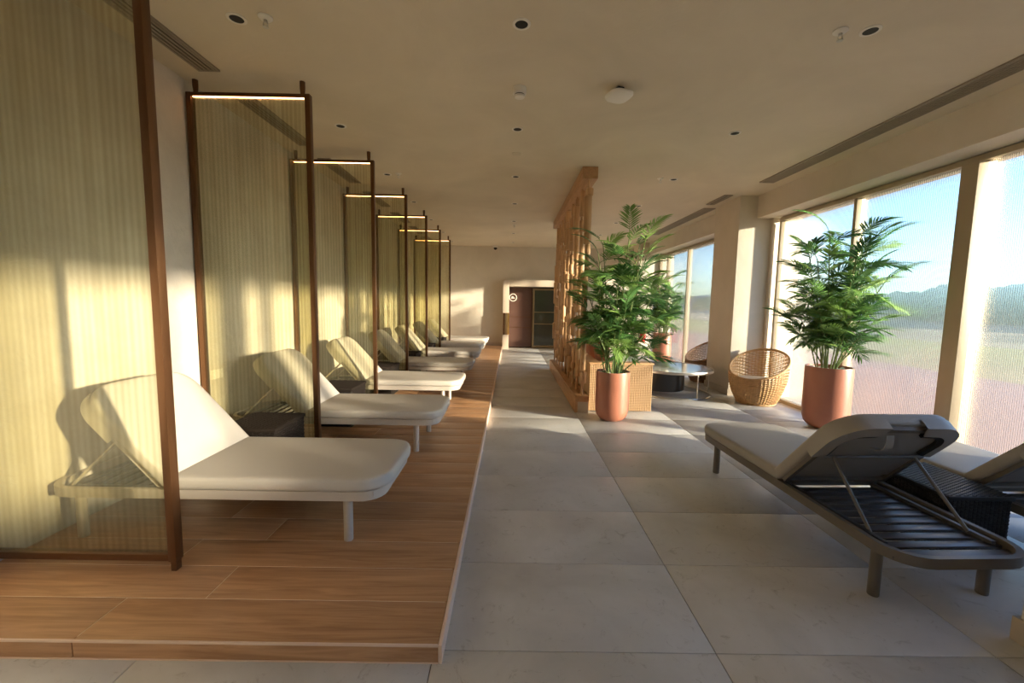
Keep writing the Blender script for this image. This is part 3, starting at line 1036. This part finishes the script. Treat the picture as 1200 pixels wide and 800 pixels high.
pillow('back_pillow', (1.37, 6.85, 0.68), (math.radians(-14), 0.0, math.radians(90)), 0.58, 0.52, 0.16, M['leather'], 'rust leather cushion in the middle of the reeded sofa', 'cushions on the reeded sofa')
pillow('back_pillow', (1.37, 7.55, 0.68), (math.radians(-14), 0.0, math.radians(90)), 0.58, 0.52, 0.16, M['sand_fabric'], 'sand coloured cushion at the far end of the reeded sofa', 'cushions on the reeded sofa')

# ------------------------------------------------------------------ round coffee table
t = thing('coffee_table', 'round coffee table with pale glossy top, black drum and wire ring base', 'table', (2.74, 6.95, 0))
MB().lathe([(0.60, 0.405), (0.635, 0.41), (0.64, 0.425), (0.63, 0.432), (0.60, 0.430)], 56).build('tabletop', M['table_top'], t)
MB().lathe([(0.655, 0.395), (0.66, 0.415), (0.655, 0.436), (0.641, 0.436), (0.641, 0.395)], 56, cap0=False, cap1=False).build('rim', M['steel'], t)
MB().lathe([(0.37, 0.07), (0.38, 0.075), (0.38, 0.400), (0.37, 0.404)], 40, c=(-0.18, 0.0)).build('drum', M['table_black'], t)
MB().tube([(0.62 * math.cos(2*PI*k/48), 0.62 * math.sin(2*PI*k/48), 0.012) for k in range(48)], 0.011, 8, closed=True).build('floor_ring', M['steel'], t)
for a in (-72, -5, 80, 170):
    a = math.radians(a)
    MB().tube([(0.62 * math.cos(a), 0.62 * math.sin(a), 0.012), (0.62 * math.cos(a), 0.62 * math.sin(a), 0.405)], 0.011, 8).build('upright', M['steel'], t)

# ------------------------------------------------------------------ woven tub chairs
def tub_chair(label, loc, rz, mat):
    """local +x is the tall back"""
    t = thing('woven_tub_chair', label, 'chair', loc, rz, 'woven tub chairs by the windows')
    def rim(th): return 0.60 + 0.20 * math.cos(th)
    def rad(k): return 0.265 + 0.135 * math.sin(min(k, 1.0) * PI * 0.60) ** 0.9
    def P(th, k, off=0.0):
        r = rad(k) + off
        lean = 0.03 * k
        return (r * math.cos(th) + lean, r * math.sin(th), 0.02 + k * (rim(th) - 0.02))
    NS, NK, SUB = 52, 27, 2
    m = MB()
    for i in range(NS):
        th = 2 * PI * i / NS
        rings = []
        for q in range(13):
            k = q / 12
            tw = 0.010
            a = P(th - tw, k, 0); b = P(th + tw, k, 0)
            a2 = P(th - tw, k, -0.005); b2 = P(th + tw, k, -0.005)
            rings.append([a, b, b2, a2])
        m.loft(rings)
    for j in range(NK):
        k = (j + 0.7) / (NK + 0.4)
        pts = []
        for i in range(NS * SUB):
            th = 2 * PI * i / (NS * SUB)
            off = -0.0025 + 0.0095 * (1 if ((i // SUB) + j) % 2 else -1) * (1.0 if i % SUB == 0 else 0.0)
            pts.append((th, off))
        rr = []
        for th, off in pts:
            kk = 0.0065 / max(rim(th), 0.2) * 1.35
            rr.append([P(th, k - kk, off), P(th, k - kk, off - 0.006), P(th, k + kk, off - 0.006), P(th, k + kk, off)])
        R = [[m.v(p) for p in q] for q in rr]
        for a, b in zip(R, R[1:] + R[:1]):
            for q in range(4):
                m.f([a[q], a[(q+1) % 4], b[(q+1) % 4], b[q]])
    tag(m.build('woven_shell', mat, t, 0), kind='stuff')
    m = MB(); m.tube([P(2*PI*i/64, 1.0) for i in range(64)], 0.016, 8, closed=True); m.build('rim', mat, t)
    m = MB(); m.tube([(0.265 * math.cos(2*PI*i/48), 0.265 * math.sin(2*PI*i/48), 0.014) for i in range(48)], 0.014, 8, closed=True); m.build('base_ring', mat, t)
    MB().lathe([(0.30, 0.22), (0.345, 0.25), (0.35, 0.275)], 32).build('seat_deck', mat, t)
    MB().lathe([(0.31, 0.277), (0.335, 0.29), (0.345, 0.32), (0.335, 0.355), (0.30, 0.372), (0.15, 0.38)], 36).build('seat_cushion', M['sand_fabric'], t)
    return t
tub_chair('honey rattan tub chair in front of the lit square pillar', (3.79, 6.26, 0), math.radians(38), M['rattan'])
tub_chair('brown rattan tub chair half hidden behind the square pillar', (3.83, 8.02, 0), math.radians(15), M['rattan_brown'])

# ------------------------------------------------------------------ potted bamboo palms
def frond_mesh(seed):
    r = random.Random(seed)
    m = MB()
    L = r.uniform(0.32, 0.44)
    n = 12
    droop = r.uniform(0.07, 0.17)
    def pos(t):
        return Vector((L * t * (1 - 0.06 * t), 0, L * 0.32 * t - droop * t * t * 1.3))
    pts = [pos(i / 10) for i in range(11)]
    m.tube(pts, lambda t: 0.0042 * (1 - 0.7 * t), 4)
    for i in range(n):
        t = 0.20 + 0.78 * i / (n - 1)
        p = pos(t)
        d = (pos(min(t + 0.02, 1.02)) - p).normalized()
        ll = (0.095 + 0.085 * math.sin(PI * (0.15 + 0.8 * t))) * r.uniform(0.88, 1.1)
        for s in (1, -1):
            a = math.radians(62 - 40 * t + r.uniform(-6, 6))
            dirv = (d * math.cos(a) + Vector((0, s, 0)) * math.sin(a) + Vector((0, 0, 0.12))).normalized()
            side = dirv.cross(Vector((0, 0, 1))).normalized()
            w = 0.0088 * r.uniform(0.85, 1.15)
            q = []
            for u, ww in ((0.0, 0.25), (0.3, 1.0), (0.7, 0.75)):
                c = p + dirv * ll * u + Vector((0, 0, -0.22 * ll * u * u))
                q.append((m.v(c + side * w * ww + Vector((0, 0, 0.003 * ww))), m.v(c + Vector((0, 0, -0.003 * ww))), m.v(c - side * w * ww + Vector((0, 0, 0.003 * ww)))))
            tip = m.v(p + dirv * ll + Vector((0, 0, -0.24 * ll)))
            for a_, b_ in zip(q, q[1:]):
                m.f([a_[0], a_[1], b_[1], b_[0]]); m.f([a_[1], a_[2], b_[2], b_[1]])
            m.f([q[-1][0], q[-1][1], tip]); m.f([q[-1][1], q[-1][2], tip])
    me = bpy.data.meshes.new('frond')
    m.bm.to_mesh(me); m.bm.free()
    me.polygons.foreach_set('use_smooth', [True] * len(me.polygons))
    me.materials.append(M['leaf'])
    return me
FROND = [frond_mesh(s) for s in range(6)]
def potted_palm(label, loc, R, H, top, spread, seed, ncane=15, bias=(0, 0), fs=1.0):
    r = random.Random(seed)
    t = thing('potted_palm', label, 'potted plant', loc, 0, 'potted palms')
    prof = [(R * 0.50, 0.0), (R * 0.72, 0.02), (R * 0.90, 0.07), (R * 0.985, 0.14), (R, 0.22), (R, H - 0.02), (R * 0.985, H), (R * 0.93, H), (R * 0.925, H - 0.03), (R * 0.925, H - 0.06)]
    MB().lathe(prof, 48, cap1=False).build('pot', M['terracotta'], t, 35)
    MB().lathe([(R * 0.925, H - 0.055), (R * 0.4, H - 0.045)], 32).build('soil', M['soil'], t)
    pb = MB()
    for k in range(46):
        a, q = r.uniform(0, 2 * PI), R * 0.86 * math.sqrt(r.random())
        s = r.uniform(0.014, 0.028)
        pb.M = Matrix.Translation((q * math.cos(a), q * math.sin(a), H - 0.04 + r.uniform(0, 0.012))) @ Matrix.Rotation(a, 4, 'Z') @ Matrix.Diagonal((s * 1.3, s, s * 0.75, 1))
        bmesh.ops.create_icosphere(pb.bm, subdivisions=1, radius=1.0, matrix=pb.M)
    tag(pb.build('pebbles', M['pebble'], t, 60), kind='stuff')
    nf = 0
    for k in range(ncane):
        a = 2 * PI * k / ncane + r.uniform(-0.3, 0.3)
        q = R * r.uniform(0.10, 0.55)
        base = Vector((q * math.cos(a), q * math.sin(a), H - 0.05))
        frac = 0.08 + 0.92 * (((k * 7 % ncane) + 0.5) / ncane) ** 0.62
        hz = (top - H - 0.25) * frac
        lean = spread * (0.28 + 0.25 * r.random()) * (0.8 + 0.35 * math.sin(PI * min(frac, 0.95)))
        tip = base + Vector((lean * math.cos(a) + bias[0] * frac, lean * math.sin(a) + bias[1] * frac, hz))
        mid = base.lerp(tip, 0.5) + Vector((-0.10 * lean * math.cos(a), -0.10 * lean * math.sin(a), 0.03))
        pts = []
        for i in range(7):
            u = i / 6
            pts.append(base * (1-u)**2 + mid * 2*u*(1-u) + tip * u*u)
        MB().tube(pts, lambda u: 0.0085 - 0.003 * u, 6).build('cane', M['cane'], t)
        nfr = 7 + (1 if frac > 0.3 else 0) + (2 if frac > 0.6 else 0)
        for i in range(nfr):
            u = 1.0 - (0.78 if hz > 0.5 else 0.5) * i / nfr
            p = base * (1-u)**2 + mid * 2*u*(1-u) + tip * u*u
            az = a + i * 2.4 + r.uniform(-0.5, 0.5)
            if i == 0:
                el = math.radians(r.uniform(50, 75))
            else:
                el = math.radians(r.uniform(8, 72))
            s = fs * r.uniform(0.78, 1.12)
            o = place('frond', FROND[r.randrange(6)], None, t, p, (r.uniform(-0.5, 0.5), -el + math.radians(14), az))
            o.scale = (s, s, s)
            nf += 1
    return t
potted_palm('tall bamboo palm in a terracotta pot in front of the rod divider', (1.31, 5.20, 0), 0.212, 0.63, 2.58, 0.62, 11, 24, (0.06, 0))
potted_palm('bamboo palm in a terracotta pot against the large ribbed window', (3.90, 5.0, 0), 0.245, 0.76, 2.66, 0.62, 23, 23, (0.04, -0.05))
potted_palm('bamboo palm in a terracotta pot by the far windows near the extinguisher', (3.90, 10.6, 0), 0.225, 0.76, 2.42, 0.55, 35, 19, (-0.05, 0))

# ------------------------------------------------------------------ end door, wall details
d = struct(empty('door_1', (0, YB, 0)))
sr = MB()
sr.box(-0.25, DX0, -0.30, 0.0, 0.0, 2.17, 0.004)
sr.build('surround_jamb', M['surround'], d)
MB().box(DX0, 1.72, -0.30, 0.0, DZ, 2.17, 0.004).build('surround_head', M['surround'], d)
MB().box(1.50, 1.72, -0.30, 0.0, 0.0, DZ, 0.004).build('surround_jamb', M['surround'], d)
MB().box(-0.055, 0.68, 0.20, 0.24, 0.02, 1.96).build('door_panel', M['door_brown'], d)
for z in (0.66, 1.0):
    MB().box(-0.05, 0.67, 0.188, 0.2, z, z + 0.02).build('panel_line', M['bronze'], d)
fr = MB()
fr.box(0.70, 0.76, 0.10, 0.16, 0.02, 1.93); fr.box(1.40, 1.46, 0.10, 0.16, 0.02, 1.93)
fr.box(0.76, 1.40, 0.10, 0.16, 1.87, 1.93); fr.box(0.76, 1.40, 0.10, 0.16, 0.02, 0.09)
fr.build('leaf_frame', M['door_bronze'], d)
MB().box(0.76, 1.40, 0.125, 0.135, 0.09, 1.87).build('leaf_pane', M['door_glass'], d, smooth=0)
for z in (0.78, 1.16):
    MB().box(0.76, 1.40, 0.105, 0.155, z, z + 0.025).build('leaf_rail', M['door_bronze'], d)
MB().box(0.685, 0.70, 0.08, 0.16, 0.5, 1.2).build('edge_strip', M['bronze'], d)
for x, mt in ((-0.235, 'bronze'), (-0.165, 'door_bronze'), (-0.10, 'gold')):
    MB().box(x, x + 0.055, -0.335, -0.30, 0.46, 1.14, 0.004).build('pull_plate', M[mt], d)
rg = MB(); rg.tube([(0.065 + 0.115 * math.cos(2*PI*k/32), 0.185, 1.63 + 0.115 * math.sin(2*PI*k/32)) for k in range(32)], 0.013, 6, closed=True)
rg.box(0.0, 0.13, 0.18, 0.19, 1.60, 1.625); rg.box(0.02, 0.075, 0.18, 0.19, 1.625, 1.665)
rg.build('round_sign', M['white'], d)

t = thing('wall_socket', 'white double socket plate low on the left wall behind the second screen', 'socket', (XL, 3.72, 0.785))
MB().box(0, 0.010, -0.075, 0.075, -0.042, 0.042, 0.003).build('plate', M['white'], t)
for y in (-0.036, 0.036):
    MB().box(0.010, 0.013, y - 0.027, y + 0.027, -0.027, 0.027, 0.002).build('outlet', M['white'], t)

t = thing('fire_extinguisher', 'red fire extinguisher mounted low on the far pillar behind the palm', 'extinguisher', (3.78, 11.81, 0.40))
MB().lathe([(0.075, 0), (0.082, 0.01), (0.082, 0.36), (0.06, 0.42), (0.025, 0.44)], 24).build('cylinder', M['red'], t)
b_ = MB(); b_.lathe([(0.022, 0.44), (0.022, 0.48)], 12); b_.box(-0.02, 0.09, -0.012, 0.012, 0.48, 0.50); b_.build('valve', M['black'], t)
MB().tube([(-0.02, 0, 0.46), (-0.10, -0.02, 0.42), (-0.12, -0.03, 0.25), (-0.10, -0.03, 0.08)], 0.012, 8).build('hose', M['black'], t)
MB().box(-0.03, 0.03, 0.07, 0.108, 0.18, 0.30).build('bracket', M['steel'], t)
